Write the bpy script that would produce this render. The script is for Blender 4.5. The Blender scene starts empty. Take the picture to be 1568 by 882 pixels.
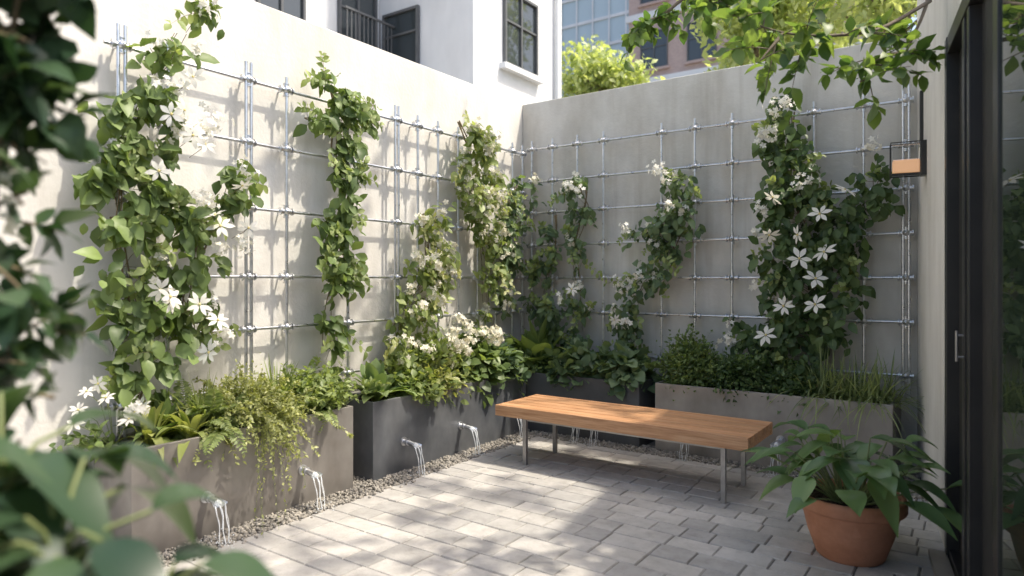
import bpy, math
import numpy as np
from mathutils import Vector
rng=np.random.default_rng(11)
scene=bpy.context.scene
scene.view_settings.view_transform='Standard'
scene.view_settings.look='None'
scene.view_settings.exposure=0

# ------------------------------------------------------------------ materials
def newmat(name):
    m=bpy.data.materials.new(name); m.use_nodes=True
    nt=m.node_tree; b=nt.nodes['Principled BSDF']
    return m,nt,b
def ramp(nt,stops):
    r=nt.nodes.new('ShaderNodeValToRGB'); e=r.color_ramp.elements
    while len(e)<len(stops): e.new(0.5)
    for i,(p,c) in enumerate(stops):
        e[i].position=p; e[i].color=(*c,1)
    return r
def noise(nt,scale,detail=3,rough=.55,mapping=None):
    n=nt.nodes.new('ShaderNodeTexNoise'); n.inputs['Scale'].default_value=scale
    n.inputs['Detail'].default_value=detail; n.inputs['Roughness'].default_value=rough
    tc=nt.nodes.new('ShaderNodeTexCoord'); out=tc.outputs['Object']
    if mapping:
        mp=nt.nodes.new('ShaderNodeMapping'); mp.inputs['Scale'].default_value=mapping
        nt.links.new(out,mp.inputs[0]); out=mp.outputs[0]
    nt.links.new(out,n.inputs['Vector'])
    return n
def mixc(nt,a,b,fac,mode='MIX'):
    m=nt.nodes.new('ShaderNodeMix'); m.data_type='RGBA'; m.blend_type=mode
    if isinstance(fac,(int,float)): m.inputs[0].default_value=fac
    else: nt.links.new(fac,m.inputs[0])
    for s,v in ((6,a),(7,b)):
        if isinstance(v,tuple): m.inputs[s].default_value=(*v,1)
        else: nt.links.new(v,m.inputs[s])
    return m.outputs[2]
def surf(name,c1,c2,scale,rough=.8,metal=0,bump=.1,bscale=60,mapping=None,island=0,stain=None,bdist=.01,rvar=0,stain2=None):
    m,nt,b=newmat(name)
    n=noise(nt,scale,4,.6,mapping=mapping)
    r=ramp(nt,[(.3,c1),(.7,c2)]); nt.links.new(n.outputs['Fac'],r.inputs[0]); col=r.outputs[0]
    for st in (stain,stain2):
        if st:
            n2=noise(nt,1.0,4,.65,mapping=st[0]); r2=ramp(nt,[(st[2] if len(st)>2 else .42,(1,1,1)),(st[3] if len(st)>2 else .72,st[1])])
            nt.links.new(n2.outputs['Fac'],r2.inputs[0]); col=mixc(nt,col,r2.outputs[0],1.0,'MULTIPLY')
    if island:
        g=nt.nodes.new('ShaderNodeNewGeometry'); lo=1-island
        r3=ramp(nt,[(0,(lo,lo,lo*1.01)),(1,(1,.985,.97))]); nt.links.new(g.outputs['Random Per Island'],r3.inputs[0])
        col=mixc(nt,col,r3.outputs[0],1.0,'MULTIPLY')
    nt.links.new(col,b.inputs['Base Color'])
    b.inputs['Roughness'].default_value=rough; b.inputs['Metallic'].default_value=metal
    if rvar:
        mr=nt.nodes.new('ShaderNodeMapRange'); mr.inputs[3].default_value=rough-rvar; mr.inputs[4].default_value=rough+rvar
        nt.links.new(n.outputs['Fac'],mr.inputs[0]); nt.links.new(mr.outputs[0],b.inputs['Roughness'])
    if bump:
        nb=noise(nt,bscale,2,.6); bp=nt.nodes.new('ShaderNodeBump'); bp.inputs['Strength'].default_value=bump; bp.inputs['Distance'].default_value=bdist
        nt.links.new(nb.outputs['Fac'],bp.inputs['Height']); nt.links.new(bp.outputs[0],b.inputs['Normal'])
    return m
def leafmat(name,c1,c2,rough=.45,trans=.3,spec=.4,tint=(1.9,1.9,.8)):
    m,nt,b=newmat(name)
    g=nt.nodes.new('ShaderNodeNewGeometry')
    mid=tuple((x+y)/2 for x,y in zip(c1,c2))
    r=ramp(nt,[(0,c1),(.55,mid),(1,c2)]); nt.links.new(g.outputs['Random Per Island'],r.inputs[0]); col=r.outputs[0]
    nt.links.new(col,b.inputs['Base Color']); b.inputs['Roughness'].default_value=rough
    b.inputs['Specular IOR Level'].default_value=spec
    t=nt.nodes.new('ShaderNodeBsdfTranslucent')
    tc=mixc(nt,col,tint,1.0,'MULTIPLY'); nt.links.new(tc,t.inputs[0])
    mx=nt.nodes.new('ShaderNodeMixShader'); mx.inputs[0].default_value=trans
    nt.links.new(b.outputs[0],mx.inputs[1]); nt.links.new(t.outputs[0],mx.inputs[2])
    nt.links.new(mx.outputs[0],nt.nodes['Material Output'].inputs[0])
    return m
WALL=surf('plaster_light',(.68,.66,.615),(.77,.75,.71),2.2,.9,bump=.25,bscale=35,stain=((1.1,1.1,.5),(.86,.85,.83),.40,.68),stain2=((5,5,.5),(.90,.89,.88),.5,.75))
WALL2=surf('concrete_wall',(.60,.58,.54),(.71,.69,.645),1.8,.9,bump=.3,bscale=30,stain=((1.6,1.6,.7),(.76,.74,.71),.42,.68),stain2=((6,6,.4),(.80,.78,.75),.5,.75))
BWHITE=surf('render_white',(.70,.72,.74),(.78,.79,.80),.8,.85,bump=.1,bscale=20,stain=((.8,.8,.3),(.85,.85,.85)))
PAVE=surf('paver_stone',(.46,.445,.42),(.58,.56,.53),9,.72,bump=.45,bscale=70,island=.30,stain=((1.1,1.1,1),(.78,.77,.75)),stain2=((14,14,14),(.84,.83,.82),.5,.7),bdist=.004,rvar=.12)
SAND=surf('joint_sand',(.17,.16,.145),(.24,.225,.20),30,.95,bump=.3,bscale=120)
GROUND=surf('earth',(.16,.15,.12),(.24,.22,.18),2,.95)
GRAV=surf('pebble',(.26,.24,.21),(.46,.43,.38),25,.7,island=.5,bump=0)
SOIL=surf('soil',(.025,.016,.010),(.08,.05,.034),40,.95,bump=.6,bscale=60,island=.4)
P1=surf('planter_zinc_warm',(.29,.27,.25),(.40,.38,.355),3,.40,metal=.5,bump=.06,bscale=18,stain=((2.2,2.2,1.2),(.70,.68,.67),.38,.68),rvar=.12)
P2=surf('planter_slate',(.17,.178,.19),(.27,.278,.29),3,.40,metal=.5,bump=.06,bscale=18,stain=((2.2,2.2,1.2),(.62,.65,.70),.38,.68),rvar=.12)
P3=surf('planter_charcoal',(.075,.078,.082),(.125,.128,.132),3,.5,metal=.3,bump=.06,bscale=18,rvar=.1)
P4=surf('planter_taupe',(.31,.285,.26),(.42,.39,.355),3,.45,metal=.45,bump=.06,bscale=18,stain=((2.2,2.2,1.2),(.68,.67,.65),.38,.68),rvar=.1)
STEEL=surf('galvanised_steel',(.55,.56,.58),(.72,.73,.75),20,.3,metal=.9,bump=0,rvar=.1)
LEG=surf('bench_steel',(.30,.29,.28),(.38,.37,.36),20,.4,metal=.7,bump=0)
DARK=surf('dark_frame',(.018,.018,.018),(.03,.029,.028),5,.35,bump=0)
DARKM=surf('dark_panel',(.016,.016,.016),(.026,.025,.024),5,.6,bump=0)
TERRA=surf('terracotta',(.40,.17,.09),(.53,.25,.15),6,.75,bump=.2,bscale=50,stain=((3,3,5),(.74,.72,.72)),stain2=((9,9,4),(1.15,1.2,1.25),.55,.7))
STEM=surf('stem_bark',(.15,.11,.065),(.24,.19,.11),20,.8,bump=0)
GSTEM=surf('stem_green',(.15,.19,.07),(.23,.27,.11),20,.6,bump=0)
BARK=surf('tree_bark',(.12,.09,.065),(.23,.19,.14),12,.9,bump=.5,bscale=30,mapping=(1,1,.3))
YEL=surf('flower_centre',(.60,.50,.18),(.75,.66,.3),20,.6,bump=0)
PETAL=leafmat('petal_white',(.82,.80,.71),(.90,.88,.83),.5,.3,.2,(1,1,.95))
PETC=leafmat('petal_cream',(.80,.76,.61),(.88,.86,.76),.5,.3,.2,(1,1,.9))
L_DARK=leafmat('leaf_dark',(.045,.085,.034),(.135,.20,.075))
L_MID=leafmat('leaf_mid',(.075,.12,.040),(.215,.29,.10))
L_LIGHT=leafmat('leaf_light',(.15,.205,.07),(.34,.40,.165),trans=.35)
L_YEL=leafmat('leaf_yellowgreen',(.27,.30,.12),(.47,.48,.24),trans=.35)
L_BLUE=leafmat('leaf_greygreen',(.075,.125,.065),(.19,.26,.13))
L_FG=leafmat('leaf_foreground',(.02,.048,.028),(.07,.12,.058),rough=.3,trans=.25)  # darkest green, for the foreground plants
L_POT=leafmat('leaf_glossy',(.06,.125,.05),(.17,.26,.10),rough=.28,trans=.25)
L_FAR=leafmat('leaf_far_haze',(.30,.37,.18),(.50,.54,.29),trans=.4)  # far greens paled, haze put into the leaf colour
L_OVER=leafmat('leaf_overhead',(.06,.12,.04),(.19,.27,.085),trans=.4)

def wood():
    m,nt,b=newmat('teak_wood')
    n=noise(nt,3,6,.65,mapping=(1.2,22,22)); r=ramp(nt,[(.28,(.36,.17,.08)),(.5,(.56,.31,.16)),(.75,(.70,.45,.27))])
    nt.links.new(n.outputs['Fac'],r.inputs[0])
    g=nt.nodes.new('ShaderNodeNewGeometry'); r3=ramp(nt,[(0,(.80,.78,.76)),(1,(1.05,1,.97))]); nt.links.new(g.outputs['Random Per Island'],r3.inputs[0])
    c=mixc(nt,r.outputs[0],r3.outputs[0],1.0,'MULTIPLY'); nt.links.new(c,b.inputs['Base Color'])
    b.inputs['Roughness'].default_value=.45
    bp=nt.nodes.new('ShaderNodeBump'); bp.inputs['Strength'].default_value=.15; bp.inputs['Distance'].default_value=.003
    nt.links.new(n.outputs['Fac'],bp.inputs['Height']); nt.links.new(bp.outputs[0],b.inputs['Normal'])
    return m
WOOD=wood()
def glassm(name,col,rough=.04,spec=.8,ior=1.5):
    m,nt,b=newmat(name); b.inputs['Base Color'].default_value=(*col,1); b.inputs['Roughness'].default_value=rough
    b.inputs['Specular IOR Level'].default_value=spec; b.inputs['IOR'].default_value=ior
    return m
GLASS=glassm('window_glass',(.05,.06,.065)); GLASSB=glassm('tower_glass_haze',(.48,.58,.62),.2); GLASSD=glassm('door_glass',(.02,.03,.022),.02,1,1.6)  # tower colour raised to pale blue, distance haze painted in
def waterm():
    m,nt,b=newmat('falling_water'); b.inputs['Base Color'].default_value=(.93,.96,.98,1); b.inputs['Roughness'].default_value=.12
    b.inputs['Transmission Weight'].default_value=.35; b.inputs['IOR'].default_value=1.33
    return m
WATER=waterm()
def amber():
    m,nt,b=newmat('amber_glass'); b.inputs['Base Color'].default_value=(.70,.42,.26,1); b.inputs['Roughness'].default_value=.25
    b.inputs['Emission Color'].default_value=(1,.55,.28,1); b.inputs['Emission Strength'].default_value=.35
    return m
AMBER=amber()
def clearm():
    m,nt,b=newmat('clear_glass'); b.inputs['Base Color'].default_value=(.95,.95,.95,1); b.inputs['Roughness'].default_value=.05; b.inputs['Transmission Weight'].default_value=1; b.inputs['IOR'].default_value=1.2
    return m
CLEAR=clearm()
def brickm():
    m,nt,b=newmat('red_brick_haze'); t=nt.nodes.new('ShaderNodeTexBrick'); t.inputs['Color1'].default_value=(.52,.38,.34,1); t.inputs['Color2'].default_value=(.45,.32,.29,1)  # brick tones lightened so the colour carries distance haze
    t.inputs['Mortar'].default_value=(.5,.46,.43,1); t.inputs['Scale'].default_value=4
    tc=nt.nodes.new('ShaderNodeTexCoord'); mp=nt.nodes.new('ShaderNodeMapping'); mp.inputs['Rotation'].default_value=(math.pi/2,0,0)
    nt.links.new(tc.outputs['Object'],mp.inputs[0]); nt.links.new(mp.outputs[0],t.inputs[0]); nt.links.new(t.outputs[0],b.inputs['Base Color']); b.inputs['Roughness'].default_value=.9
    return m
BRICK=brickm()

# ------------------------------------------------------------------ mesh builder
class MB:
    def __init__(s): s.V=[];s.L=[];s.K=[];s.M=[];s.S=[];s.n=0
    def add(s,V,F,mat=0,smooth=True):
        V=np.asarray(V,float).reshape(-1,3); F=np.asarray(F,int)
        s.V.append(V); s.L.append((F+s.n).ravel()); m=len(F)
        s.K.append(np.full(m,F.shape[1])); s.M.append(np.full(m,mat)); s.S.append(np.full(m,smooth)); s.n+=len(V)
    def inst(s,t,T,R,S,mat=0,smooth=True):
        V,F=t; m=len(T)
        if m==0: return
        S=np.asarray(S,float).reshape(m,-1)
        if S.shape[1]==1: S=np.repeat(S,3,1)
        R=np.broadcast_to(R,(m,3,3))
        W=np.einsum('mij,mnj->mni',R,V[None]*S[:,None,:])+np.asarray(T)[:,None,:]
        FF=(F[None]+ (np.arange(m)*len(V))[:,None,None]).reshape(-1,F.shape[1])
        s.add(W.reshape(-1,3),FF,mat,smooth)
    def tube(s,P,r,mat=0,sides=6):
        P=np.asarray(P,float); n=len(P); r=np.broadcast_to(np.asarray(r,float),(n,)) if np.ndim(r)==0 else np.asarray(r,float)
        T=np.gradient(P,axis=0); T/=np.linalg.norm(T,axis=1,keepdims=True)+1e-9
        up=np.array([0,0,1.]) if abs(T[0,2])<.9 else np.array([1.,0,0])
        X=np.cross(T,up); X/=np.linalg.norm(X,axis=1,keepdims=True)+1e-9; Y=np.cross(X,T)
        a=np.linspace(0,2*math.pi,sides,endpoint=False)
        V=P[:,None]+r[:,None,None]*(np.cos(a)[None,:,None]*X[:,None]+np.sin(a)[None,:,None]*Y[:,None])
        F=[]
        for i in range(n-1):
            for j in range(sides):
                k=(j+1)%sides; F.append((i*sides+j,i*sides+k,(i+1)*sides+k,(i+1)*sides+j))
        s.add(V.reshape(-1,3),F,mat)
        s.add(V[0],[list(range(sides))],mat); s.add(V[-1],[list(range(sides))],mat)
    def box(s,x0,x1,y0,y1,z0,z1,mat=0):
        V=[(x,y,z) for x in(x0,x1) for y in (y0,y1) for z in (z0,z1)]
        F=[(0,1,3,2),(4,6,7,5),(0,4,5,1),(2,3,7,6),(0,2,6,4),(1,5,7,3)]
        s.add(V,F,mat,False)
    def build(s,name,mats,parent=None,bevel=0):
        me=bpy.data.meshes.new(name); V=np.concatenate(s.V); L=np.concatenate(s.L); K=np.concatenate(s.K)
        me.vertices.add(len(V)); me.vertices.foreach_set('co',V.ravel())
        me.loops.add(len(L)); me.loops.foreach_set('vertex_index',L.astype(np.int32))
        me.polygons.add(len(K)); st=np.concatenate([[0],np.cumsum(K)[:-1]]).astype(np.int32)
        me.polygons.foreach_set('loop_start',st)
        try: me.polygons.foreach_set('loop_total',K.astype(np.int32))
        except Exception: pass
        me.polygons.foreach_set('material_index',np.concatenate(s.M).astype(np.int32))
        me.polygons.foreach_set('use_smooth',np.concatenate(s.S).astype(bool))
        for m in mats: me.materials.append(m)
        me.update(calc_edges=True); me.validate()
        o=bpy.data.objects.new(name,me); scene.collection.objects.link(o)
        if bevel:
            bv=o.modifiers.new('bevel','BEVEL'); bv.width=bevel; bv.segments=2; bv.limit_method='ANGLE'
        if parent: o.parent=parent
        return o
def empty(name):
    o=bpy.data.objects.new(name,None); scene.collection.objects.link(o); return o
def nrm(a): return a/(np.linalg.norm(a,axis=-1,keepdims=True)+1e-9)
def basis(d,n):
    d=nrm(np.asarray(d,float)); x=nrm(np.cross(d,n)); n=np.cross(x,d)
    return np.stack([x,d,n],axis=-1)
def leaf_t(ws,fold=.25,droop=.25,wave=0):
    n=len(ws); t=np.linspace(0,1,n); V=[]
    for i in range(n):
        z=-droop*t[i]**2; w=ws[i]
        V+= [(-w,t[i],z+fold*w+wave*math.sin(i*2)*w),(0,t[i],z),(w,t[i],z+fold*w-wave*math.sin(i*2.3)*w)]
    F=[]
    for i in range(n-1):
        a=i*3; F+=[(a,a+1,a+4,a+3),(a+1,a+2,a+5,a+4)]
    return np.array(V),np.array(F)
OV=[leaf_t([.02,.26,.32,.22,.005],.3,d,w) for d,w in((.1,.1),(.3,.2),(.5,.1),(-.1,.15))]
RD=[leaf_t([.02,.38,.43,.30,.01],.2,d,.15) for d in(.1,.3,.5)]
SM=[leaf_t([.03,.3,.02],.2,d) for d in(.1,.4)]
def star_t(n,w,tilt=.25,seg=(.02,.6,1.0,.75,.02)):
    V0,F0=leaf_t([w*q for q in seg],.15,.35); V0=V0.copy(); V0[:,1]=V0[:,1]*.46+.03; V0[:,2]=V0[:,2]*.3+V0[:,1]*tilt
    V=[];F=[]
    for i in range(n):
        a=2*math.pi*i/n+(.12 if i%2 else -.06); c,s=math.cos(a),math.sin(a); k=.9+.12*((i*7)%3)/2
        V.append(np.stack([(V0[:,0]*c-V0[:,1]*s)*k,(V0[:,0]*s+V0[:,1]*c)*k,V0[:,2]],1)); F.append(F0+i*len(V0))
    return np.concatenate(V),np.concatenate(F)
STAR=[star_t(6,.10,.25),star_t(7,.09,.15),star_t(8,.08,.35)]
TINY=[star_t(5,.17,.4,(.15,1.0,.2)),star_t(5,.16,.2,(.15,1.0,.2))]
def icos(k):
    import bmesh
    bm=bmesh.new(); bmesh.ops.create_icosphere(bm,subdivisions=k,radius=1); V=np.array([v.co[:] for v in bm.verts]); F=np.array([[v.index for v in f.verts] for f in bm.faces]); bm.free(); return V,F
ICO=icos(1); ICO2=icos(2)
EYE=np.eye(3)
def rot_rand(m):
    q=nrm(rng.normal(size=(m,4))); w,x,y,z=q.T
    return np.stack([np.stack([1-2*(y*y+z*z),2*(x*y-z*w),2*(x*z+y*w)],-1),np.stack([2*(x*y+z*w),1-2*(x*x+z*z),2*(y*z-x*w)],-1),np.stack([2*(x*z-y*w),2*(y*z+x*w),1-2*(x*x+y*y)],-1)],-2)
def leaves(b,T,D,N,size,mat,temps=OV,var=.35):
    m=len(T); idx=rng.integers(0,len(temps),m); R=basis(D,N); S=size*rng.uniform(1-var,1+var,m)
    for k in range(len(temps)):
        q=idx==k
        if q.any(): b.inst(temps[k],T[q],R[q],S[q],mat)
def blades(b,base,D,L,droop,W,ws,mat,nseg=8,fold=.25):
    m=len(base); D=nrm(D); t=np.linspace(0,1,nseg)[None,:,None]
    L=np.broadcast_to(L,(m,)); droop=np.broadcast_to(droop,(m,)); W=np.broadcast_to(W,(m,))
    Lr=L[:,None,None]; P=base[:,None]+D[:,None]*Lr*t+np.array([0,0,-1.])*(droop*L)[:,None,None]*t**2
    T=nrm(D[:,None]+np.array([0,0,-1.])*droop[:,None,None]*2*t)
    hz=nrm(np.stack([-D[:,1],D[:,0],np.zeros(m)],-1)+1e-4); side=np.broadcast_to(hz[:,None],T.shape); Nn=np.cross(side,T)
    w=np.interp(np.linspace(0,1,nseg),np.linspace(0,1,len(ws)),ws)[None,:,None]*W[:,None,None]
    up=-np.sign(np.sum(Nn[:,:1]*np.array([0,0,1.]),-1,keepdims=True)); up[up==0]=1
    V=np.stack([P-side*w-Nn*fold*w*up,P,P+side*w-Nn*fold*w*up],2)
    F0=[]
    for i in range(nseg-1):
        a=i*3; F0+=[(a,a+1,a+4,a+3),(a+1,a+2,a+5,a+4)]
    F=(np.array(F0)[None]+(np.arange(m)*nseg*3)[:,None,None]).reshape(-1,4)
    b.add(V.reshape(-1,3),F,mat)
GRASSW=[.6,1,.9,.75,.5,.05]; HOSTA=[.12,.12,.15,.6,1,.95,.7,.3,.02]
def bush(b,c,r,n,size,mat,temps=OV,up=.6,clump=10,hollow=.5):
    c=np.array(c);r=np.array(r); m=max(1,n//clump)
    d=nrm(rng.normal(size=(m,3))); d[:,2]=np.abs(d[:,2])*.95+np.minimum(0,rng.normal(size=m))*.2
    cc=c+d*r*rng.uniform(hollow,1,(m,1))
    k=rng.integers(0,m,n); T=cc[k]+rng.normal(size=(n,3))*r*.16
    out=nrm((T-c)/r); out[:,2]+=.2
    D=nrm(out+rng.normal(size=(n,3))*.55+np.array([0,0,-.15])); N=nrm(out*.5+np.array([0,0,up])+rng.normal(size=(n,3))*.4)
    leaves(b,T,D,N,size,mat,temps)
def spray(b,base,n,L,droop,lsize,per,lm,sm,spread=1.0,temps=SM,r0=.03,elev=(.3,1.3),sr=.0018,az=None,var=.3):
    base=np.array(base)
    for i in range(n):
        a=rng.uniform(0,2*math.pi) if az is None else rng.uniform(*az)
        e=rng.uniform(*elev); d=np.array([math.cos(a)*math.cos(e)*spread,math.sin(a)*math.cos(e)*spread,math.sin(e)]); d/=np.linalg.norm(d)
        l=L*rng.uniform(1-var,1+var); dr=droop*rng.uniform(.6,1.3); t=np.linspace(0,1,7)[:,None]
        b0=base+np.append(rng.normal(size=2)*r0,0)
        P=b0+d*l*t+np.array([0,0,-1.])*dr*l*t**2; b.tube(P,np.linspace(sr,sr*.4,7),sm,3)
        tt=rng.uniform(.15,1,per)[:,None]; T=b0+d*l*tt+np.array([0,0,-1.])*dr*l*tt**2
        tan=nrm(d+np.array([0,0,-1.])*2*dr*tt); D=nrm(tan*.6+rng.normal(size=(per,3))*.6); N=nrm(rng.normal(size=(per,3))*.5+np.array([0,0,1.]))
        leaves(b,T,D,N,lsize,lm,temps)
def fern(b,base,n,L,lm,sm,elev=(.5,1.35),r0=.04,pin=.07,droop=.7):
    base=np.array(base)
    for i in range(n):
        a=rng.uniform(0,6.283); e=rng.uniform(*elev); h=np.array([math.cos(a),math.sin(a),0]); d=h*math.cos(e)+np.array([0,0,math.sin(e)])
        l=L*rng.uniform(.7,1.15); dr=droop*rng.uniform(.6,1.2)*(math.cos(e)+.35); b0=base+np.append(rng.normal(size=2)*r0,0)
        t=np.linspace(0,1,9)[:,None]; P=b0+d*l*t+np.array([0,0,-1.])*dr*l*t**2; b.tube(P,np.linspace(.0022,.0008,9),sm,3)
        m=18; tt=np.linspace(.12,1,m)[:,None]; C=b0+d*l*tt+np.array([0,0,-1.])*dr*l*tt**2; tan=nrm(d+np.array([0,0,-1.])*2*dr*tt)
        side=np.cross(h,[0,0,1.]); Nn=nrm(np.cross(side[None],tan)); Nn*=np.sign(Nn[:,2:3]+1e-6)
        sz=pin*np.sin(math.pi*np.clip(tt[:,0]*.93+.07,0,1))**.7+.008
        for sg in(-1,1):
            D=nrm(side[None]*sg+tan*.45+np.array([0,0,-.15])+rng.normal(size=(m,3))*.08)
            b.inst(SM[0],C,basis(D,Nn),np.stack([sz*.75,sz,sz],-1),lm)
def flower_cluster(b,c,n,r,size,mat,face=(0,0,1)):
    T=np.array(c)+rng.normal(size=(n,3))*r*.55; N=nrm(nrm(T-np.array(c))+np.array(face)*1.0+rng.normal(size=(n,3))*.3); D=rng.normal(size=(n,3))
    leaves(b,T,D,N,size,mat,TINY,.2)
def star(b,c,size,face,mp,my):
    c=np.array([c],float); N=nrm(np.array([face],float)+rng.normal(size=(1,3))*.3); D=rng.normal(size=(1,3)); R=basis(D,N)
    b.inst(STAR[rng.integers(0,3)],c,R,[size*rng.uniform(.9,1.15)],mp)
    b.inst(ICO,c+N*size*.05,R,[size*.055],my)

# ------------------------------------------------------------------ ground, walls
b=MB(); b.add([(-150,-150,-.06),(150,-150,-.06),(150,150,-.06),(-150,150,-.06)],[(0,1,2,3)],0,False); b.build('ground',[GROUND])
b=MB(); b.add([(-4.3,-3,-.009),(1.5,-3,-.009),(1.5,6.3,-.009),(-4.3,6.3,-.009)],[(0,1,2,3)],0,False); b.build('paving_bed',[SAND])
b=MB(); b.box(-4.42,-4.20,-3,6.40,-.05,3.46); b.build('courtyard_wall',[WALL],bevel=.008)
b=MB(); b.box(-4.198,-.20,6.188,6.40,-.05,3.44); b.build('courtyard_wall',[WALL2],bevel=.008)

# pavers
b=MB(); y=-2.5; T=[];S=[]
while y<5.38:
    h=rng.choice([.145,.16,.175,.19]); h=min(h,5.40-y) if y+h>5.36 else h
    x=-3.50
    while x<.95:
        w=rng.uniform(.16,.33)
        if x<-3.49: w=rng.uniform(.12,.3)
        T.append((x+w/2,y+h/2,rng.normal()*.001)); S.append((w-rng.uniform(.005,.009),h-rng.uniform(.005,.008),1)); x+=w
    y+=h
PV=np.array([(-.5,-.5,-.03),(.5,-.5,-.03),(.5,.5,-.03),(-.5,.5,-.03),(-.5,-.5,-.006),(.5,-.5,-.006),(.5,.5,-.006),(-.5,.5,-.006),(-.482,-.47,0),(.482,-.47,0),(.482,.47,0),(-.482,.47,0)])
PF=np.array([(0,1,5,4),(1,2,6,5),(2,3,7,6),(3,0,4,7),(4,5,9,8),(5,6,10,9),(6,7,11,10),(7,4,8,11),(8,9,10,11)])
m=len(T); R=np.repeat(EYE[None],m,0).copy(); tl=rng.normal(size=(m,2))*.005; R[:,2,0]=tl[:,0]; R[:,2,1]=tl[:,1]
a=rng.normal(size=m)*.004; R[:,0,1]=-a; R[:,1,0]=a
b.inst((PV,PF),np.array(T),R,np.array(S),0,False); b.build('stone_paving',[PAVE])

# gravel strips
b=MB()
def strip(x0,x1,y0,y1,n):
    T=np.stack([rng.uniform(x0,x1,n),rng.uniform(y0,y1,n),rng.uniform(-.008,.010,n)],-1)
    s=rng.uniform(.006,.015,n); S=np.stack([s*rng.uniform(.8,1.4,n),s,s*rng.uniform(.5,.9,n)],-1)
    b.inst(ICO,T,rot_rand(n),S,0)
strip(-3.72,-3.48,.8,5.5,5200); strip(-3.6,-.25,5.36,5.62,4200); strip(-4.15,-3.7,3.26,3.50,400); strip(-.6,-.3,5.3,6.15,500); strip(-3.52,-3.42,.8,5.4,90)
b.build('gravel_border',[GRAV])

# planters
def planter(x0,x1,y0,y1,h,mat):
    e=empty('planter_box'); t=.022
    b=MB()
    def ring(a0,a1,c0,c1,z): return [(a0,c0,z),(a1,c0,z),(a1,c1,z),(a0,c1,z)]
    V=ring(x0,x1,y0,y1,-.01)+ring(x0,x1,y0,y1,h)+ring(x0+t,x1-t,y0+t,y1-t,h)+ring(x0+t,x1-t,y0+t,y1-t,h-.12)
    F=[]
    for k in range(3):
        for j in range(4): F.append((k*4+j,k*4+(j+1)%4,k*4+4+(j+1)%4,k*4+4+j))
    F.append((0,3,2,1))
    b.add(V,F,0,False); b.build('shell',[mat],e,bevel=.004)
    b=MB(); nx,ny=14,14; zz=h-.055
    gx=np.linspace(x0+t,x1-t,nx); gy=np.linspace(y0+t,y1-t,ny); X,Y=np.meshgrid(gx,gy,indexing='ij'); Z=zz+rng.normal(size=X.shape)*.007
    F=[(i*ny+j,(i+1)*ny+j,(i+1)*ny+j+1,i*ny+j+1) for i in range(nx-1) for j in range(ny-1)]
    b.add(np.stack([X,Y,Z],-1).reshape(-1,3),F,0,True)
    n=int(900*(x1-x0)*(y1-y0)/.6); T=np.stack([rng.uniform(x0+.03,x1-.03,n),rng.uniform(y0+.03,y1-.03,n),rng.uniform(zz-.003,zz+.012,n)],-1)
    s=rng.uniform(.005,.014,n); b.inst(ICO,T,rot_rand(n),np.stack([s,s*1.3,s*.6],-1),0)
    b.build('soil',[SOIL],e)
planter(-4.13,-3.69,1.75,3.28,.59,P1)
planter(-4.13,-3.69,3.47,5.50,.585,P2)
planter(-4.13,-2.50,5.53,6.12,.575,P3)
planter(-2.35,-.53,5.53,6.12,.59,P4)

# water spouts
def spout(p,out):
    e=empty('water_spout'); p=np.array(p);o=np.array(out,float); s=np.array([-o[1],o[0],0]); up=np.array([0,0,1.])
    b=MB(); b.tube([p,p+o*.008],.034,0,16)
    t=np.linspace(0,1,6)[:,None]; b.tube(p+o*.12*t+up*(-.012)*t**2,.019,0,14)
    V=[];n=9
    for q,(dd,w,dz) in enumerate([(.07,.022,.0),(.12,.034,-.006),(.15,.045,-.016)]):
        for j in range(n):
            a=math.pi*(j/(n-1)); V.append(p+o*dd+s*w*math.cos(a)+up*(dz-.018*math.sin(a)+.004))
    F=[(k*n+j,k*n+j+1,(k+1)*n+j+1,(k+1)*n+j) for k in range(2) for j in range(n-1)]
    b.add(V,F,0); b.tube([p+o*.035,p+o*.05],.026,0,12); b.build('spout_pipe',[STEEL],e)
    b=MB()
    for off,dx,r in((-.03,.15,.0036),(-.008,.158,.005),(.022,.152,.004),(.034,.14,.0025)):
        t=np.linspace(0,1,14)[:,None]; z0=-.018; H=p[2]+z0
        P=p+s*(off+.004*np.sin(t*9+off*90))+o*(dx+.05*t**.6)+up*(z0-H*t)
        b.tube(P,r*(1.1-.5*t[:,0]+.22*np.sin(t[:,0]*19+off*200)),0,6)
    b.tube([p+o*.05-up*.008,p+o*.13-up*.012,p+o*.155-up*.02],[.012,.02,.014],0,8)
    m=46; T=p+o*.2+rng.normal(size=(m,3))*np.array([.05,.05,0]); T[:,2]=.003+np.abs(rng.normal(size=m))*.022; b.inst(ICO,T,rot_rand(m),rng.uniform(.0015,.0045,m),0)
    b.build('water_stream',[WATER],e)
for u in(2.165,2.84,3.79,4.483,5.15): spout((-3.69,u,.235),(1,0,0))
for v in(-3.05,-2.86,-2.02,-1.30): spout((v,5.53,.235),(0,-1,0))

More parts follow.
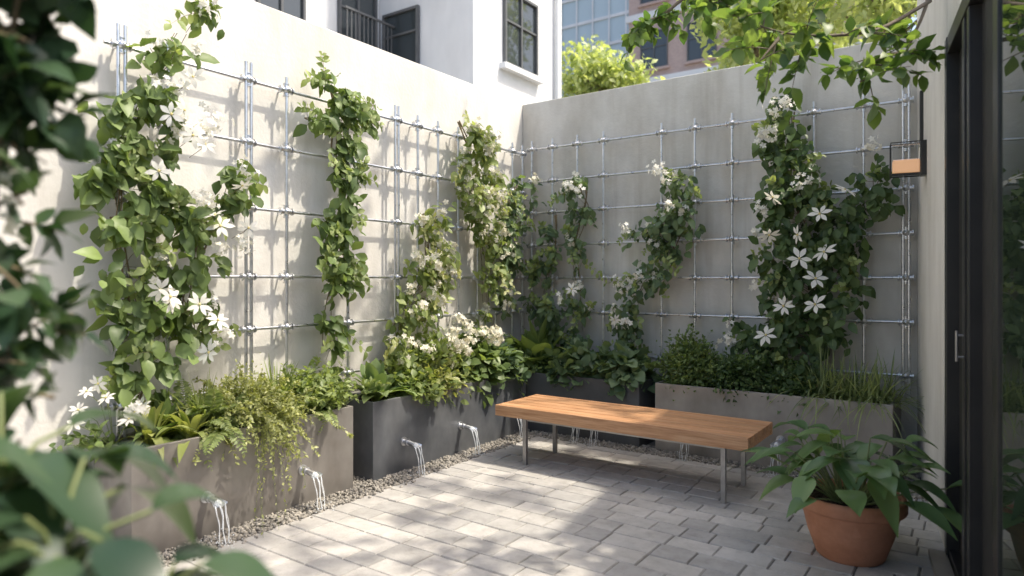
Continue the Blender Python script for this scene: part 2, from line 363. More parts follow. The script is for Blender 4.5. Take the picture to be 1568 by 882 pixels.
# trellises
def trellis(verts,rows,P,out,dbl,lo,hi):
    b=MB(); out=np.array(out,float); a0,a1=lo,hi; al=P(1,0)-P(0,0); Z=np.array([0,0,1.])
    zt,zb=max(rows)+.09,.56; R=.0115
    for z in rows: b.tube([P(a0,z),P(a1,z)],R,0,8)
    for a in verts:
        if a in dbl:
            for d in(-.020,.020): b.tube([P(a+d,zb)+out*.018,P(a+d,zt+.03)+out*.018],R,0,8)
        else: b.tube([P(a,zb)+out*.018,P(a,zt)+out*.018],R,0,8)
    for a in verts:
        for z in rows:
            c=P(a,z)+out*.012
            b.inst(ICO2,[c+out*.008],EYE[None],[.028],0)
            for sg in(-1,1):
                b.tube([c+al*sg*.022,c+al*sg*.038],.019,0,8); b.tube([c+al*sg*.044,c+al*sg*.053],.027,0,8)
                b.tube([c+Z*sg*.022,c+Z*sg*.036],.0185,0,8); b.tube([c+Z*sg*.040,c+Z*sg*.046],.023,0,8)
            b.tube([c-out*.09,c],.007,0,6); b.inst(ICO,[c+out*.038],EYE[None],[.012],0)
    b.build('metal_trellis',[STEEL])
PL=lambda a,z: np.array([-4.12,a,z]); PR=lambda a,z: np.array([a,6.09,z])
trellis([1.89,2.16,2.715,3.02,3.59,4.13,4.39,4.66,4.95,5.25,5.55,5.85,6.04],[2.86,2.435,1.985,1.515,1.155,.76],PL,(1,0,0),{2.715,4.13,1.89},1.80,6.06)
trellis([-4.0,-3.74,-3.438,-3.136,-2.515,-2.188,-1.845,-1.489,-1.162,-.788,-.491],[2.90,2.545,2.21,1.86,1.51,1.16,.74],PR,(0,-1,0),{-.491},-4.06,-.45)

# ------------------------------------------------------------------ vines
def vine(paths,side,n,lsize,lm,flowers=(),stars=(),name='climbing_jasmine',starsize=.15,depth=.16,sprigs=10,temps=OV,fsize=.055,auto=0):
    b=MB()
    if side=='L': P=lambda a,z,o: np.stack([-4.10+o,a,z],-1); out=np.array([1,0,0.])
    else: P=lambda a,z,o: np.stack([a,6.07-o,z],-1); out=np.array([0,-1,0.])
    lens=[sum(math.dist(p[i][:2],p[i+1][:2])*(p[i][2]+p[i+1][2]) for i in range(len(p)-1)) for p in paths]
    tot=sum(lens); fl=list(flowers)
    for p,l in zip(paths,lens):
        p=np.array(p); q=np.linspace(0,1,len(p)); k=max(20,int(n*l/tot)); m=max(4,k//12)
        tt=np.linspace(0,.93,24)
        for s in range(3):
            ph=rng.uniform(0,6); a=np.interp(tt,q,p[:,0])+.03*np.sin(tt*11+ph); z=np.interp(tt,q,p[:,1]); o=.03+.03*np.sin(tt*9+ph*2)
            b.tube(P(a,z,o),np.linspace(.007,.002,24),1,5)
        t=rng.uniform(0,1,m*3); w=np.interp(t,q,p[:,2]); keep=rng.uniform(size=len(t))<(w/p[:,2].max()); t=t[keep][:m]; w=w[keep][:m]; m=len(t)
        ca=np.interp(t,q,p[:,0])+rng.uniform(-1,1,m)*w; cz=np.interp(t,q,p[:,1])+rng.normal(size=m)*.05
        co=.04+rng.uniform(0,1,m)*depth*np.sqrt(np.clip(w/.2,0.3,1.6))
        for i in range(m):
            a0=np.interp(t[i],q,p[:,0]); z0=np.interp(t[i],q,p[:,1])-.06; s=np.linspace(0,1,4)
            b.tube(P(a0+(ca[i]-a0)*s,z0+(cz[i]-z0)*s**.7,.03+(co[i]-.03)*s),.002,1,3)
        j=rng.integers(0,m,k); T=P(ca[j]+rng.normal(size=k)*.045,cz[j]+rng.normal(size=k)*.05,np.clip(co[j]+rng.normal(size=k)*.035,.015,1))
        D=nrm(np.array([0,0,-.75])+out*.45+rng.normal(size=(k,3))*.6); N=nrm(out*.8+np.array([0,0,.55])+rng.normal(size=(k,3))*.4)
        leaves(b,T,D,N,lsize,0,temps,.42)
        for i in range(int(auto*l/tot+.5)):
            c=rng.integers(0,m); fl.append((ca[c],cz[c]+.03,.045,int(rng.integers(5,12)),co[c]+.05))
        for i in range(int(sprigs*l/tot+.5)):
            c=rng.integers(0,m); L=rng.uniform(.1,.28); al=np.array([0,1.,0]) if side=='L' else np.array([1.,0,0])
            d=nrm(al*rng.normal()*1.0+out*rng.uniform(.2,.8)+np.array([0,0,rng.uniform(-.8,1.1)])); s=np.linspace(0,1,6)[:,None]
            Q=P(ca[c],cz[c],co[c])+d*L*s+np.array([0,0,-.35*L])*s**2; b.tube(Q,np.linspace(.002,.001,6),1,3)
            T=np.repeat(Q[1:],2,0); D=nrm(np.tile(np.array([[1],[-1.]]),(5,1))*np.cross(d,out)+d*.5+rng.normal(size=(10,3))*.3)
            leaves(b,T,D,nrm(out+rng.normal(size=(10,3))*.3+np.array([0,0,.4])),lsize*.62,4,temps)
    for f in fl:
        o=f[4] if len(f)>4 else depth*1.25+.06
        c=P(np.array(f[0]),np.array(f[1]),np.array(o)); flower_cluster(b,c,f[3],f[2],fsize,2,face=out+np.array([0,0,.3]))
    for a,z in stars:
        c=P(np.array(a),np.array(z),np.array(depth*1.5+.07+rng.uniform(0,.05))); star(b,c,starsize,out+np.array([.0,0,.25])+(np.array([0,-.6,0]) if side=='L' else np.array([.0,0,0])),2,3)
        b.tube([c-out*.18-np.array([0,0,.06]),c-out*.04-np.array([0,0,.02]),c],.002,1,3)
    return b.build(name,[lm,STEM,PETAL if starsize>.1 else PETC,YEL,L_LIGHT if lm is not L_LIGHT else L_YEL])

vine([[(1.92,.72,.15),(2.07,1.136,.14),(1.92,1.45,.16),(1.845,1.825,.2),(1.83,2.16,.22),(1.99,2.53,.22),(2.15,2.84,.15),(2.30,3.20,.09)],
      [(1.85,1.85,.15),(2.11,1.88,.15),(2.38,1.82,.14),(2.56,1.98,.12),(2.52,2.2,.09)],[(2.38,1.82,.14),(2.27,1.49,.13),(2.27,1.24,.11),(2.28,.95,.12)]],
     'L',860,.100,L_MID,
     flowers=[(2.07,2.62,.06,18),(2.09,2.40,.07,26),(2.19,2.36,.08,30),(2.28,2.44,.07,22),(2.27,1.98,.06,16),(2.52,1.72,.06,18),(2.38,1.16,.06,14),(2.5,2.22,.05,10),(2.25,3.12,.05,10),(2.2,2.88,.04,8),(2.35,1.7,.05,10),(2.2,2.0,.05,10),(2.3,3.22,.03,6)],
     stars=[(2.0,2.43),(2.27,1.88),(1.99,1.40),(2.17,1.35),(2.24,1.06),(2.12,2.33),(1.95,1.44),(2.22,2.3),(2.08,2.47),(2.3,1.82),(2.5,1.82),(1.93,2.1),(2.45,2.08),(2.14,2.68),(2.0,1.37),(2.28,1.25)],starsize=.155,sprigs=34,auto=8)
vine([[(3.34,3.04,.07),(3.47,2.82,.14),(3.43,2.42,.14),(3.52,2.09,.13),(3.36,1.78,.13),(3.43,1.485,.14),(3.37,1.14,.09),(3.33,.78,.06)],[(3.45,2.78,.1),(3.72,2.83,.07),(3.85,2.95,.04)],[(3.4,2.7,.08),(3.14,2.68,.06)]],
     'L',580,.090,L_MID,sprigs=36,starsize=.05)
vine([[(4.42,2.08,.1),(4.5,1.85,.22),(4.45,1.6,.24),(4.3,1.38,.24),(4.12,1.12,.2),(4.1,.8,.2)]],'L',600,.075,L_LIGHT,sprigs=24,starsize=.05,depth=.2,auto=62)
vine([[(4.92,3.0,.13),(5.1,2.78,.24),(5.05,2.44,.22),(5.15,2.12,.22),(5.3,1.87,.15),(5.36,1.48,.10),(5.3,1.1,.07)]],'L',760,.078,L_LIGHT,sprigs=24,starsize=.05,depth=.2,auto=54)
vine([[(5.84,2.5,.13),(5.66,2.16,.18),(5.7,1.83,.17),(5.5,1.55,.16),(5.5,1.2,.08)]],'L',430,.08,L_BLUE,sprigs=14,starsize=.05,auto=14)
vine([[(-3.69,2.17,.12),(-3.69,1.69,.15),(-3.85,1.34,.17),(-3.69,.9,.14)]],'R',270,.085,L_BLUE,sprigs=16,starsize=.05)
vine([[(-3.34,2.45,.15),(-3.32,2.25,.16),(-3.45,1.8,.05),(-3.37,1.35,.12),(-3.42,.8,.11)]],'R',300,.082,L_BLUE,
     flowers=[(-3.38,2.42,.06,16),(-3.28,2.38,.05,14),(-3.5,1.3,.05,8)],stars=[(-3.3,1.40)],sprigs=16,starsize=.17,auto=6)
vine([[(-2.46,2.47,.1),(-2.28,2.21,.17),(-2.33,1.91,.19),(-2.42,1.6,.18),(-2.69,1.46,.18),(-2.8,1.22,.16),(-2.8,.8,.10)],[(-2.4,1.95,.1),(-2.6,2.0,.12),(-2.76,1.93,.07)]],'R',620,.08,L_BLUE,
     flowers=[(-2.45,2.5,.07,18),(-2.34,2.42,.06,14),(-2.76,1.98,.05,12),(-2.82,1.45,.05,8),(-2.62,1.55,.05,8),(-2.75,1.08,.06,14)],stars=[(-2.8,1.12)],sprigs=20,starsize=.13,depth=.2,auto=14)
vine([[(-1.34,2.92,.12),(-1.36,2.54,.19),(-1.30,2.2,.25),(-1.2,1.87,.35),(-1.17,1.54,.38),(-1.18,1.21,.36),(-1.22,.8,.30)],[(-1.0,1.7,.15),(-.85,1.95,.13),(-.72,2.16,.11),(-.66,2.45,.08)],[(-1.3,1.0,.12),(-1.6,.98,.1),(-1.75,1.08,.07)]],
     'R',1900,.088,L_DARK,
     flowers=[(-1.42,2.9,.06,16),(-1.3,2.92,.06,16),(-1.5,2.68,.06,16),(-1.42,2.74,.05,12),(-1.15,2.3,.06,14),(-1.22,2.26,.04,8),(-.68,2.52,.05,16),(-1.8,.98,.06,16),(-1.78,1.12,.04,6),(-1.5,2.1,.04,10),(-1.55,1.9,.04,8),(-1.56,1.45,.04,6)],
     stars=[(-1.39,2.16),(-1.04,2.01),(-.86,2.18),(-1.42,1.86),(-1.20,1.85),(-1.19,1.66),(-1.01,1.71),(-1.07,1.5),(-1.31,1.28),(-1.07,1.30),(-1.45,1.04)],starsize=.19,sprigs=28,depth=.2)

# ------------------------------------------------------------------ planter plants
def rosette(c,n,L,W,droop,ws,elev=(.5,1.4),nseg=10,r0=.03,b=None):
    b=b or MB(); a=rng.uniform(0,2*math.pi,n); e=rng.uniform(*elev,n); D=np.stack([np.cos(a)*np.cos(e),np.sin(a)*np.cos(e),np.sin(e)],-1)
    base=np.array(c)+np.stack([np.cos(a),np.sin(a),0*a],-1)*r0*rng.uniform(0,1,(n,1))
    blades(b,base,D,L*rng.uniform(.65,1.15,n),droop*rng.uniform(.5,1.3,n)*(np.cos(e)+.35),W*rng.uniform(.75,1.2,n),ws,0,nseg)
    return b
# planter 1
b=MB()
spray(b,(-3.95,1.78,.53),9,.42,.5,.05,12,0,1,elev=(.5,1.2),temps=OV,az=(2.8,5.6))
for c in((-3.9,1.62,.90),(-3.86,1.70,.86),(-3.80,1.52,.76),(-3.8,1.82,.77),(-3.84,1.87,.79),(-3.9,1.58,.81),(-3.86,1.66,.94),(-3.78,1.78,.74)):
    star(b,c,.115,(.5,-.7,.4),2,3); b.tube([(-3.95,1.78,.55),((-3.95+c[0])/2,(1.78+c[1])/2,c[2]-.08),c],.0022,1,4)
flower_cluster(b,(-3.82,1.84,.79),10,.05,.05,2,(1,-.5,.5))
b.build('star_jasmine',[L_MID,GSTEM,PETAL,YEL])
LV=leafmat('leaf_variegated',(.14,.19,.05),(.44,.45,.17))
for c in((-3.90,1.95,.55),(-3.82,2.14,.55)):
    rosette(c,36,.36,.024,.8,[.3,.6,.9,1,.9,.6,.05],(.4,1.4)).build('foliage_plant',[LV])
rosette((-3.98,2.06,.55),34,.36,.032,.5,HOSTA,(.7,1.5)).build('foliage_plant',[L_MID])
b=MB(); fern(b,(-3.90,2.30,.55),34,.42,0,1,pin=.06); fern(b,(-4.0,2.18,.55),24,.45,0,1,pin=.06); b.build('fern',[L_LIGHT,GSTEM])
b=MB()
for c in((-3.92,2.42,.58),(-3.86,2.54,.58),(-3.88,2.72,.57),(-3.98,2.56,.62),(-3.82,2.62,.60)): spray(b,c,44,.48,.70,.026,44,0,1,elev=(.35,1.5),r0=.08)
spray(b,(-3.74,2.58,.62),30,.24,1.2,.024,34,0,1,elev=(-.1,.7),az=(-1.0,.8),r0=.06)
spray(b,(-3.72,2.56,.60),6,.28,2.0,.02,26,0,1,elev=(0,.5),az=(-.9,.4),r0=.04)
bush(b,(-3.9,2.58,.64),(.18,.24,.28),1300,.022,0,SM)
b.build('feathery_shrub',[L_YEL,GSTEM])
b=rosette((-3.95,2.3,.55),60,.48,.006,.5,GRASSW,(.8,1.5)); rosette((-3.98,2.85,.55),90,.50,.006,.5,GRASSW,(.8,1.5),b=b); b.build('ornamental_grass',[L_LIGHT])
b=MB()
for c in((-3.88,2.98,.56),(-3.95,3.12,.56),(-3.84,3.14,.55)): spray(b,c,34,.42,.35,.045,22,0,1,elev=(.6,1.5),r0=.07)
bush(b,(-3.9,3.05,.6),(.18,.2,.2),600,.045,0)
fern(b,(-3.84,3.02,.56),26,.30,0,1,pin=.055,elev=(.4,1.3))
b.build('leafy_shrub',[L_LIGHT,GSTEM])
# planter 2
rosette((-3.88,3.68,.54),46,.40,.052,.5,[.25,.5,.85,1,.95,.7,.05],(.7,1.45)).build('hosta_plant',[leafmat('leaf_hosta',(.16,.24,.09),(.34,.42,.20))])
b=MB(); bush(b,(-3.80,4.04,.58),(.18,.2,.15),520,.055,0,RD); bush(b,(-3.95,3.98,.6),(.17,.17,.3),400,.055,0); b.build('leafy_shrub',[L_LIGHT,GSTEM])
b=MB(); fern(b,(-3.82,4.16,.56),34,.36,0,1,pin=.06,elev=(.3,1.3)); b.build('fern',[L_MID,GSTEM])
b=MB(); bush(b,(-3.9,4.4,.6),(.22,.3,.40),1100,.06,0)
for _ in range(16): flower_cluster(b,(-3.76+rng.normal()*.07,4.5+rng.normal()*.25,.95+rng.normal()*.10),11,.045,.055,2,(.6,-.4,.6))
b.build('flowering_shrub',[L_LIGHT,GSTEM,PETC])
b=MB(); bush(b,(-3.82,4.28,.58),(.18,.25,.2),600,.055,0); b.build('leafy_shrub',[L_YEL])
b=MB(); bush(b,(-3.86,4.88,.58),(.23,.26,.40),700,.095,0,RD)
for _ in range(10): flower_cluster(b,(-3.74+rng.normal()*.05,4.85+rng.normal()*.18,.98+rng.normal()*.05),10,.045,.055,2,(.6,-.4,.6))
b.build('broadleaf_shrub',[L_MID,GSTEM,PETC])
b=MB(); bush(b,(-3.84,5.22,.56),(.22,.24,.32),600,.09,0,RD); b.build('broadleaf_shrub',[L_BLUE])
# corner, planter 3
b=rosette((-3.72,5.75,.54),28,.66,.11,.5,HOSTA,(.7,1.45)); bush(b,(-3.8,5.7,.58),(.25,.2,.28),320,.09,0,RD); b.build('large_leaf_plant',[L_MID])
b=MB(); bush(b,(-3.28,5.76,.56),(.29,.24,.27),560,.105,0,RD); b.build('broadleaf_shrub',[L_BLUE])
b=MB(); bush(b,(-2.78,5.74,.56),(.29,.24,.25),520,.105,0,RD); b.build('broadleaf_shrub',[L_BLUE])
# planter 4
for c,r,n,mm in(((-2.12,5.78,.58),(.26,.24,.42),3000,L_MID),((-1.68,5.76,.56),(.30,.24,.33),2500,L_DARK),((-1.25,5.78,.55),(.28,.24,.28),1700,L_DARK)):
    b=MB(); bush(b,c,r,n,.040,0,SM,hollow=.55,clump=24)
    spray(b,c,48,r[2]*1.1,.2,.034,18,0,1,elev=(.3,1.5),r0=.09); b.build('boxwood_shrub',[mm,GSTEM])
b=MB()
for c in((-1.04,5.70,.54),(-.88,5.72,.54),(-.72,5.68,.54),(-.62,5.72,.54)):
    n=120; a=rng.uniform(0,6.28,n); e=rng.uniform(.4,1.5,n); D=np.stack([np.cos(a)*np.cos(e),np.sin(a)*np.cos(e),np.sin(e)],-1)
    blades(b,np.array(c)+rng.normal(size=(n,3))*np.array([.04,.04,0]),D,.55*rng.uniform(.6,1.15,n),.8*rng.uniform(.4,1.2,n)*(np.cos(e)+.3),.006,GRASSW,0,9)
b.build('ornamental_grass',[leafmat('grass_blade',(.12,.17,.07),(.34,.39,.20))])

# ------------------------------------------------------------------ bench
e=empty('wooden_bench'); x0,x1,y0,y1,zt=-3.30,-1.25,4.46,5.08,.46
b=MB()
b.box(x0,x1,y0,y0+.045,zt-.088,zt); b.box(x0,x1,y1-.045,y1,zt-.088,zt)
npk=5; gp=.009; w=(y1-y0-.09-gp*(npk+1))/npk
for i in range(npk):
    ya=y0+.045+gp+i*(w+gp); b.box(x0,x1,ya,ya+w,zt-.05,zt-.0015)
b.build('seat_slats',[WOOD],e,bevel=.003)
b=MB()
for xx in (x0+.004,x1-.034): b.box(xx,xx+.03,y0+.047,y1-.047,zt-.086,zt-.052)
b.build('end_rails',[WOOD],e,bevel=.003)
b=MB()
for xx in(-3.02,-1.42):
    for yy in(4.49,4.95): b.box(xx-.016,xx+.016,yy-.016,yy+.016,0,zt-.09)
    b.box(xx-.016,xx+.016,4.507,4.933,zt-.105,zt-.089)
for yy in(4.49,4.95): b.box(-3.003,-1.437,yy-.008,yy+.008,zt-.104,zt-.0905)
b.build('legs',[LEG],e,bevel=.002)

# ------------------------------------------------------------------ terracotta pot with plant
px,py=-.59,4.04
e=empty('potted_plant')
prof=[(0,0),(.16,0),(.17,.01),(.213,.13),(.243,.255),(.245,.262),(.268,.266),(.274,.275),(.274,.325),(.267,.336),(.248,.336),(.242,.325),(.238,.29),(0,.29)]
n=40; V=[];F=[]
for r,z in prof:
    for j in range(n): a=2*math.pi*j/n; V.append((px+r*math.cos(a),py+r*math.sin(a),z))
for k in range(len(prof)-1):
    for j in range(n): F.append((k*n+j,k*n+(j+1)%n,(k+1)*n+(j+1)%n,(k+1)*n+j))
b=MB(); b.add(V,F[:-n]); b.build('terracotta_pot',[TERRA],e)
b=MB(); m=500; rr=.235*np.sqrt(rng.uniform(0,1,m)); aa=rng.uniform(0,6.28,m); b.inst(ICO,np.stack([px+rr*np.cos(aa),py+rr*np.sin(aa),np.full(m,.292)],-1),rot_rand(m),rng.uniform(.008,.02,m),0)
b.add([(px+.24*math.cos(t),py+.24*math.sin(t),.293) for t in np.linspace(0,6.28,24,endpoint=False)],[list(range(24))]); b.build('soil',[SOIL],e)
b=MB(); m=60
for i in range(m):
    a=i*2.399+rng.normal()*.2; e1=.35+1.15*(i/m)**.8+rng.normal()*.08; L=rng.uniform(.24,.46); d=np.array([math.cos(a)*math.cos(e1),math.sin(a)*math.cos(e1),math.sin(e1)])
    t=np.linspace(0,1,8)[:,None]; base=np.array([px,py,.28])+np.array([math.cos(a),math.sin(a),0])*.06
    Q=base+d*L*t+np.array([0,0,-.15*L])*t**2; b.tube(Q,np.linspace(.0055,.0035,8),1,5)
    h=np.array([math.cos(a),math.sin(a),0]); dd=nrm(h*1.0+np.array([0,0,rng.uniform(-.2,.7)])+rng.normal(size=3)*.25)
    blades(b,Q[-1][None],dd[None],np.array([rng.uniform(.17,.28)]),np.array([rng.uniform(.25,.7)]),np.array([rng.uniform(.052,.075)]),[.1,.75,1,.98,.85,.6,.3,.02],0,11,.28)
b.build('foliage',[L_POT,GSTEM],e)

# ------------------------------------------------------------------ side wall with glazed door
O=np.array([-.424,6.188,0]); E=np.array([.1421,-.98985,0]); Nw=np.array([.98985,.1421,0])
def fb(b,s0,s1,n0,n1,z0,z1,mat=0):
    V=[O+E*s+Nw*nn+np.array([0,0,z]) for s in(s0,s1) for nn in(n0,n1) for z in(z0,z1)]
    b.add(V,[(0,1,3,2),(4,6,7,5),(0,4,5,1),(2,3,7,6),(0,2,6,4),(1,5,7,3)],mat,False)
b=MB(); fb(b,-.02,1.872,0,.25,-.05,3.75); fb(b,1.874,8,.0,.25,2.80,3.05); fb(b,5.6,8,.0,.25,-.05,2.798); b.build('side_wall',[WALL],bevel=.006)
e=empty('glazed_door')
b=MB()
fb(b,1.876,1.95,-.012,.14,0,2.79); fb(b,1.952,5.59,-.008,.14,2.70,2.79); fb(b,1.952,5.59,0.0,.14,0.0,.06)
for s,w in((2.45,.07),(2.60,.06),(3.22,.09),(5.50,.09)): fb(b,s,s+w,-.004,.13,.062,2.698)
b.build('door_frame',[DARK],e,bevel=.003)
b=MB(); fb(b,1.952,3.22,.045,.06,.062,2.698); b.build('dark_panel',[DARKM],e)
b=MB(); fb(b,3.312,5.498,.004,.02,.062,2.698); b.build('glass_pane',[GLASSD],e)
b=MB()
for z in(1.14,1.24): b.tube([O+E*2.50+np.array([0,0,z]),O+E*2.50-Nw*.03+np.array([0,0,z])],.005,0,8)
b.tube([O+E*2.50-Nw*.03+np.array([0,0,1.12]),O+E*2.50-Nw*.03+np.array([0,0,1.26])],.006,0,8); b.build('door_handle',[LEG],e)
b=MB(); fb(b,1.9,5.6,-.09,-.006,-.01,.03); b.build('threshold',[P4],e,bevel=.003)

# wall lantern
e=empty('wall_lantern'); b=MB(); s=.72
fb(b,s-.05,s+.05,-.035,-.001,2.22,2.46)
for a in(s-.055,s+.049): fb(b,a,a+.006,-.22,-.036,2.452,2.458); fb(b,a,a+.006,-.22,-.036,2.222,2.230); fb(b,a,a+.006,-.22,-.214,2.231,2.451)
fb(b,s-.047,s+.047,-.21,-.036,2.232,2.240)
fb(b,s-.25,s-.19,-.022,-.001,2.46,2.86)
b.build('bracket',[DARK],e)
b=MB(); fb(b,s-.040,s+.040,-.205,-.04,2.242,2.335); b.build('amber_shade',[AMBER],e,bevel=.008)
b=MB(); fb(b,s-.043,s+.043,-.207,-.04,2.338,2.448); b.build('glass_shade',[CLEAR],e,bevel=.004)

# ------------------------------------------------------------------ background buildings
def window(b,axis,c,a0,a1,z0,z1,sgn,nm=2):
    def bx(p0,p1,q0,q1,r0,r1,mat):
        if axis=='x': b.box(c+p0,c+p1,q0,q1,r0,r1,mat)
        else: b.box(q0,q1,c-p1,c-p0,r0,r1,mat)
    bx(.002,.02,a0+.05,a1-.05,z0+.05,z1-.05,1)
    f=.05
    bx(.002,.07,a0,a0+f,z0,z1,2); bx(.002,.07,a1-f,a1,z0,z1,2); bx(.002,.07,a0+f,a1-f,z0,z0+f,2); bx(.002,.07,a0+f,a1-f,z1-f,z1,2)
    for i in range(1,nm): a=a0+(a1-a0)*i/nm; bx(.021,.06,a-.025,a+.025,z0+f,z1-f,2)
    bx(.021,.055,a0+f,a1-f,(z0+z1)/2+.1,(z0+z1)/2+.14,2)
    bx(.002,.14,a0-.1,a1+.1,z0-.11,z0-.003,0)
WFR=surf('window_frame_grey',(.09,.095,.10),(.12,.125,.13),5,.5,bump=0)
b=MB(); b.box(-13,-7.4,9.35,12.4,0,13,0); b.box(-15,-9.78,-4,9.348,0,13,0)
for z in(2.6,5.55,8.5): window(b,'x',-7.4,10.24,11.37,z,z+1.45,1)
for z in(2.6,5.5,8.5): window(b,'y',9.35,-9.62,-8.68,z,z+1.15,1,1)
for z in(5.75,8.7):
    window(b,'x',-9.78,6.6,7.55,z,z+1.3,1); window(b,'x',-9.78,8.3,9.25,z-.1,z+1.5,1); window(b,'x',-9.78,4.2,5.4,z,z+1.3,1)
    b.box(-9.778,-9.30,8.1,9.346,z-.25,z-.12,0)
    for yy in np.arange(8.14,9.3,.1): b.box(-9.34,-9.32,yy,yy+.018,z-.118,z+.60,2)
    b.box(-9.35,-9.31,8.1,9.34,z+.602,z+.64,2)
b.box(-7.398,-7.36,9.36,12.4,7.6,7.75,0); b.box(-7.398,-7.36,9.36,12.4,4.75,4.88,0)
b.tube([(-7.33,12.1,0),(-7.33,12.1,13)],.05,0,8)
b.build('white_apartment_building',[BWHITE,GLASS,WFR])
b=MB(); b.box(-27,-15,36,46,0,42,0)
for z in np.arange(1,42,1.6): b.box(-27.05,-14.95,35.93,35.998,z,z+.18,1)
for x in np.arange(-27,-15,1.1): b.box(x,x+.08,35.88,35.925,0,42,1)
for yy in np.arange(36.5,46,1.3): b.box(-14.998,-14.9,yy,yy+.1,0,42,1)
b.build('glass_office_tower',[GLASSB,BWHITE])
b=MB(); b.box(-13.4,-3,28.5,36,0,17,0)
for z in np.arange(2,16,3.0):
    b.box(-13.5,-3,28.38,28.498,z-.7,z-.4,3)
    for x in np.arange(-12.8,-4,2.2): window(b,'y',28.5,x,x+1.3,z,z+1.7,1)
b.build('brick_apartment_building',[BRICK,GLASS,WFR,BWHITE])
# ------------------------------------------------------------------ distant trees
def tree(name,x,y,h,c,r,n,ls,mat,trunk=.12):
    b=MB(); c=np.array(c);r=np.array(r)
    tt=np.linspace(0,1,8)[:,None]; b.tube(np.array([x,y,0])+(c-np.array([x,y,0]))*tt,np.linspace(trunk,trunk*.45,8),1,8)
    m=26; d=nrm(rng.normal(size=(m,3))); cc=c+d*r*rng.uniform(.25,.95,(m,1))
    for i in range(m):
        s=np.linspace(0,1,5)[:,None]; st=c-np.array([0,0,r[2]*.6]); b.tube(st+(cc[i]-st)*s+np.array([0,0,.1])*np.sin(s*3),np.linspace(trunk*.35,.01,5),1,5)
    k=rng.integers(0,m,n); T=cc[k]+rng.normal(size=(n,3))*r*.15
    leaves(b,T,nrm(rng.normal(size=(n,3))+np.array([0,0,-.4])),nrm(rng.normal(size=(n,3))*.6+np.array([0,0,1.])),ls,0,SM)
    b.build(name,[mat,BARK])
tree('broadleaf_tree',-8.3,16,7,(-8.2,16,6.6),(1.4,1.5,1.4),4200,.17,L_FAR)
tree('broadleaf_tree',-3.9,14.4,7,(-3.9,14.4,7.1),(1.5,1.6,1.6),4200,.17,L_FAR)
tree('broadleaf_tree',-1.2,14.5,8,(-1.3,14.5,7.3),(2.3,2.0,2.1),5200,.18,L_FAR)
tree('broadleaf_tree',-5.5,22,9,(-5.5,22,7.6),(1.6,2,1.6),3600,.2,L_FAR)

# ------------------------------------------------------------------ overhanging tree
b=MB()
def limb(P,r0,r1,sides=7):
    P=np.array(P,float); t=np.linspace(0,1,len(P)); tt=np.linspace(0,1,len(P)*4); Q=np.stack([np.interp(tt,t,P[:,i]) for i in range(3)],-1)
    for _ in range(3): Q[1:-1]=(Q[:-2]+Q[1:-1]*2+Q[2:])/4
    b.tube(Q,np.linspace(r0,r1,len(Q)),1,sides); return Q
limb([(1.3,5.3,-.05),(1.15,5.2,1.8),(.95,5.05,3.4),(.6,4.9,4.3)],.11,.06,10)
canopy=[[(.95,5.05,3.4),(.2,4.75,4.2),(-.20,4.5,3.6),(-.24,4.40,3.05),(-.34,4.18,2.72)],
 [(-.24,4.40,3.05),(-.45,4.0,2.80),(-.64,3.74,2.74),(-.83,3.57,2.74),(-1.05,3.42,2.84)],
 [(-.34,4.18,2.72),(-.48,3.95,2.66),(-.52,3.88,2.52)],[(-.83,3.57,2.74),(-.9,3.42,2.58)],
 [(.6,4.9,4.3),(-.2,4.2,4.5),(-1.0,3.5,4.6),(-2.2,2.5,4.8)],[(.6,4.9,4.3),(-.6,4.9,4.5),(-1.9,4.6,4.6),(-2.9,4.4,4.7)],
 [(-.6,4.9,4.5),(-1.4,4.85,3.9),(-1.9,4.7,3.45),(-2.15,4.6,3.36)],
 [(.6,4.9,4.3),(.3,5.8,5.0),(-.4,6.4,5.3)],[(.6,4.9,4.3),(.4,4.1,4.9),(.0,3.2,5.1),(-.6,2.2,5.2)],[(.6,4.9,4.3),(.0,5.0,5.0),(-1.2,5.3,5.4)],
 [(-.2,4.2,4.5),(-.5,3.6,4.7),(-.9,2.7,4.7)],[(-1.0,3.5,4.6),(-1.8,3.6,4.8),(-2.6,3.4,5.0)],
 [(-.6,4.9,4.5),(-1.0,4.3,3.75),(-1.3,4.0,3.2),(-1.45,3.9,3.08)],
 [(-1.9,4.6,4.6),(-2.4,5.2,4.9),(-2.8,5.8,5.0)]]
def twigleaves(p,d,L,n,ls):
    s=np.linspace(0,1,5)[:,None]; Q=p+d*L*s+np.array([0,0,-.2*L])*s**2; b.tube(Q,np.linspace(.004,.0015,5),1,4)
    t=rng.uniform(.1,1,n)[:,None]; T=p+d*L*t+np.array([0,0,-.2*L])*t**2
    D=nrm(d*.5+rng.normal(size=(n,3))*.7+np.array([0,0,-.35])); leaves(b,T,D,nrm(rng.normal(size=(n,3))*.4+np.array([0,0,1.])),ls,0,OV)
CNT={0:4,1:15,2:7,3:4,6:14,12:8,4:22,5:28,7:12,8:8,9:12,10:8,11:24,13:20}
for i,P in enumerate(canopy):
    thin=i in(1,2,3); Q=limb(P,.024 if not thin else .012,.006 if not thin else .003)
    seg=Q[len(Q)//3:] if not thin else Q[2:]
    if i==0: seg=Q[-2:]
    if i in(6,12): seg=Q[-7:]
    for _ in range(CNT[i]):
        p=seg[rng.integers(0,len(seg))]; big=i>=4 and i not in(6,12)
        d=nrm(rng.normal(size=3)*np.array([1,1,.55 if big else .5])); 
        twigleaves(p,d,rng.uniform(.3,.7) if big else rng.uniform(.10,.30),9 if not big else 11,.09 if not big else .105)
b.build('overhanging_tree',[L_OVER,BARK])

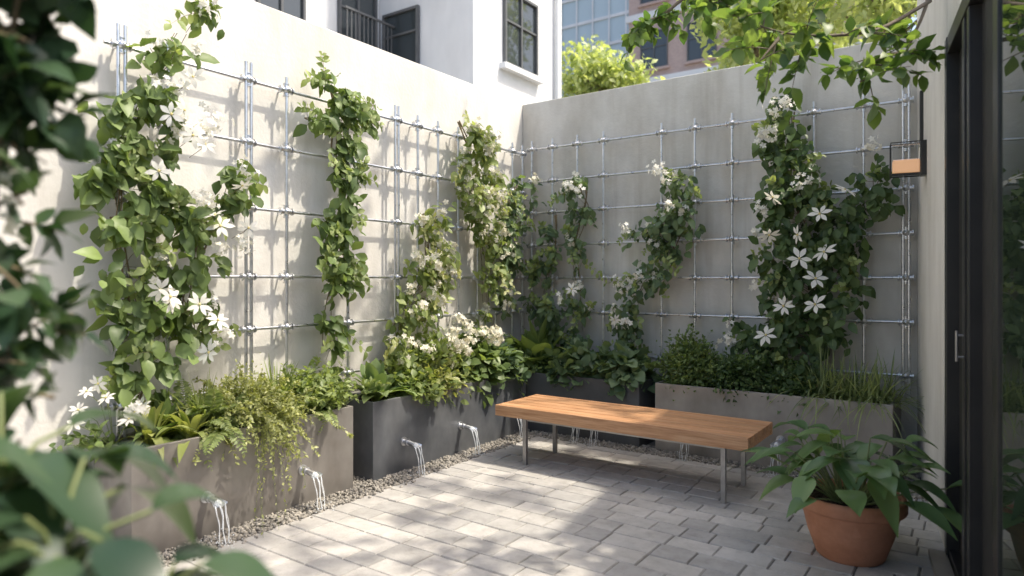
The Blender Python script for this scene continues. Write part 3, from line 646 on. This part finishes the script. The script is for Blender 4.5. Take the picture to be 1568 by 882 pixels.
# ------------------------------------------------------------------ foreground plants (left of the viewpoint)
def rf(r,f): return np.array([.8184*r-.5743*f,.5743*r+.8184*f])
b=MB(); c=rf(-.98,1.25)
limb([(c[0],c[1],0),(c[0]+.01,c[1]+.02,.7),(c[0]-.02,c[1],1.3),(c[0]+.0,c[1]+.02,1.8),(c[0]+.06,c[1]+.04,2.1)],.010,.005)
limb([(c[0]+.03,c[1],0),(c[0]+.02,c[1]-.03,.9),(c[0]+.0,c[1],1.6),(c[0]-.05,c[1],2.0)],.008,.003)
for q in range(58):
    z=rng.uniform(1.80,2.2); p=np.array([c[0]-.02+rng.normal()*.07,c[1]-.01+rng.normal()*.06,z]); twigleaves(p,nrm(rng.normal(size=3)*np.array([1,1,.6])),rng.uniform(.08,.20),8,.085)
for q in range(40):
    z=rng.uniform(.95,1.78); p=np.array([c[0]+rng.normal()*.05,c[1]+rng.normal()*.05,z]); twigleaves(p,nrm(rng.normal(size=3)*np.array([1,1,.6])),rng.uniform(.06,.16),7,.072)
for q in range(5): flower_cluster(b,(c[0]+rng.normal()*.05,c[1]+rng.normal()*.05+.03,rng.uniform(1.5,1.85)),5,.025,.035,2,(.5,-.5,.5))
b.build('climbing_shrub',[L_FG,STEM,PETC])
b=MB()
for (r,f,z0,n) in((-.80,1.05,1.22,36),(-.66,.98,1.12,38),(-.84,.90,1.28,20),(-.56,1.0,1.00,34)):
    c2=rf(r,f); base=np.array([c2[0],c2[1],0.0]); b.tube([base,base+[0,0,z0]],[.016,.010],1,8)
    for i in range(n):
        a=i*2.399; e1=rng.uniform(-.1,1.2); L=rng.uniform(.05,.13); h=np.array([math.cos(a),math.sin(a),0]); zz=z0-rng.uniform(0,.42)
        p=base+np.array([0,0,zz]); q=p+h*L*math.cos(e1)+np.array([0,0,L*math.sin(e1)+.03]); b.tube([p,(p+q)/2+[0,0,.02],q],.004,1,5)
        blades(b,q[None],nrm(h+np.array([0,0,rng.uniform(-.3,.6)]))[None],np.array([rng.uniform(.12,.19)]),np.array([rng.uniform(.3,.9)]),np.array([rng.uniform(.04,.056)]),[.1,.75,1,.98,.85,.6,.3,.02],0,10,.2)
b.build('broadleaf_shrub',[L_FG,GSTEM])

# ------------------------------------------------------------------ light, sky, camera
el=math.radians(60); hb,ha=.88,.475
S=Vector((hb*math.cos(el),ha*math.cos(el),math.sin(el)))
ld=bpy.data.lights.new('sun','SUN'); ld.energy=4.9; ld.angle=math.radians(1.3); ld.color=(1,.92,.78)
lo=bpy.data.objects.new('sun',ld); lo.rotation_euler=S.to_track_quat('Z','Y').to_euler(); scene.collection.objects.link(lo)
w=bpy.data.worlds.new('World'); scene.world=w; w.use_nodes=True; nt=w.node_tree
sk=nt.nodes.new('ShaderNodeTexSky'); sk.sky_type='NISHITA'; sk.sun_disc=False; sk.sun_elevation=el; sk.sun_rotation=math.atan2(hb,ha); sk.air_density=1.0; sk.dust_density=4.5; sk.ozone_density=.5
nt.links.new(sk.outputs[0],nt.nodes['Background'].inputs[0]); nt.nodes['Background'].inputs[1].default_value=.31
cd=bpy.data.cameras.new('camera'); cam=bpy.data.objects.new('camera',cd); scene.collection.objects.link(cam)
cam.location=(0,0,1.5); cam.rotation_euler=(math.radians(90),0,math.radians(35.06))
cd.sensor_width=36; cd.lens=36*1027/1568; cd.shift_y=-14/1568; cd.clip_start=.05; cd.clip_end=500
cd.dof.use_dof=True; cd.dof.focus_distance=5.0; cd.dof.aperture_fstop=1.4
scene.camera=cam
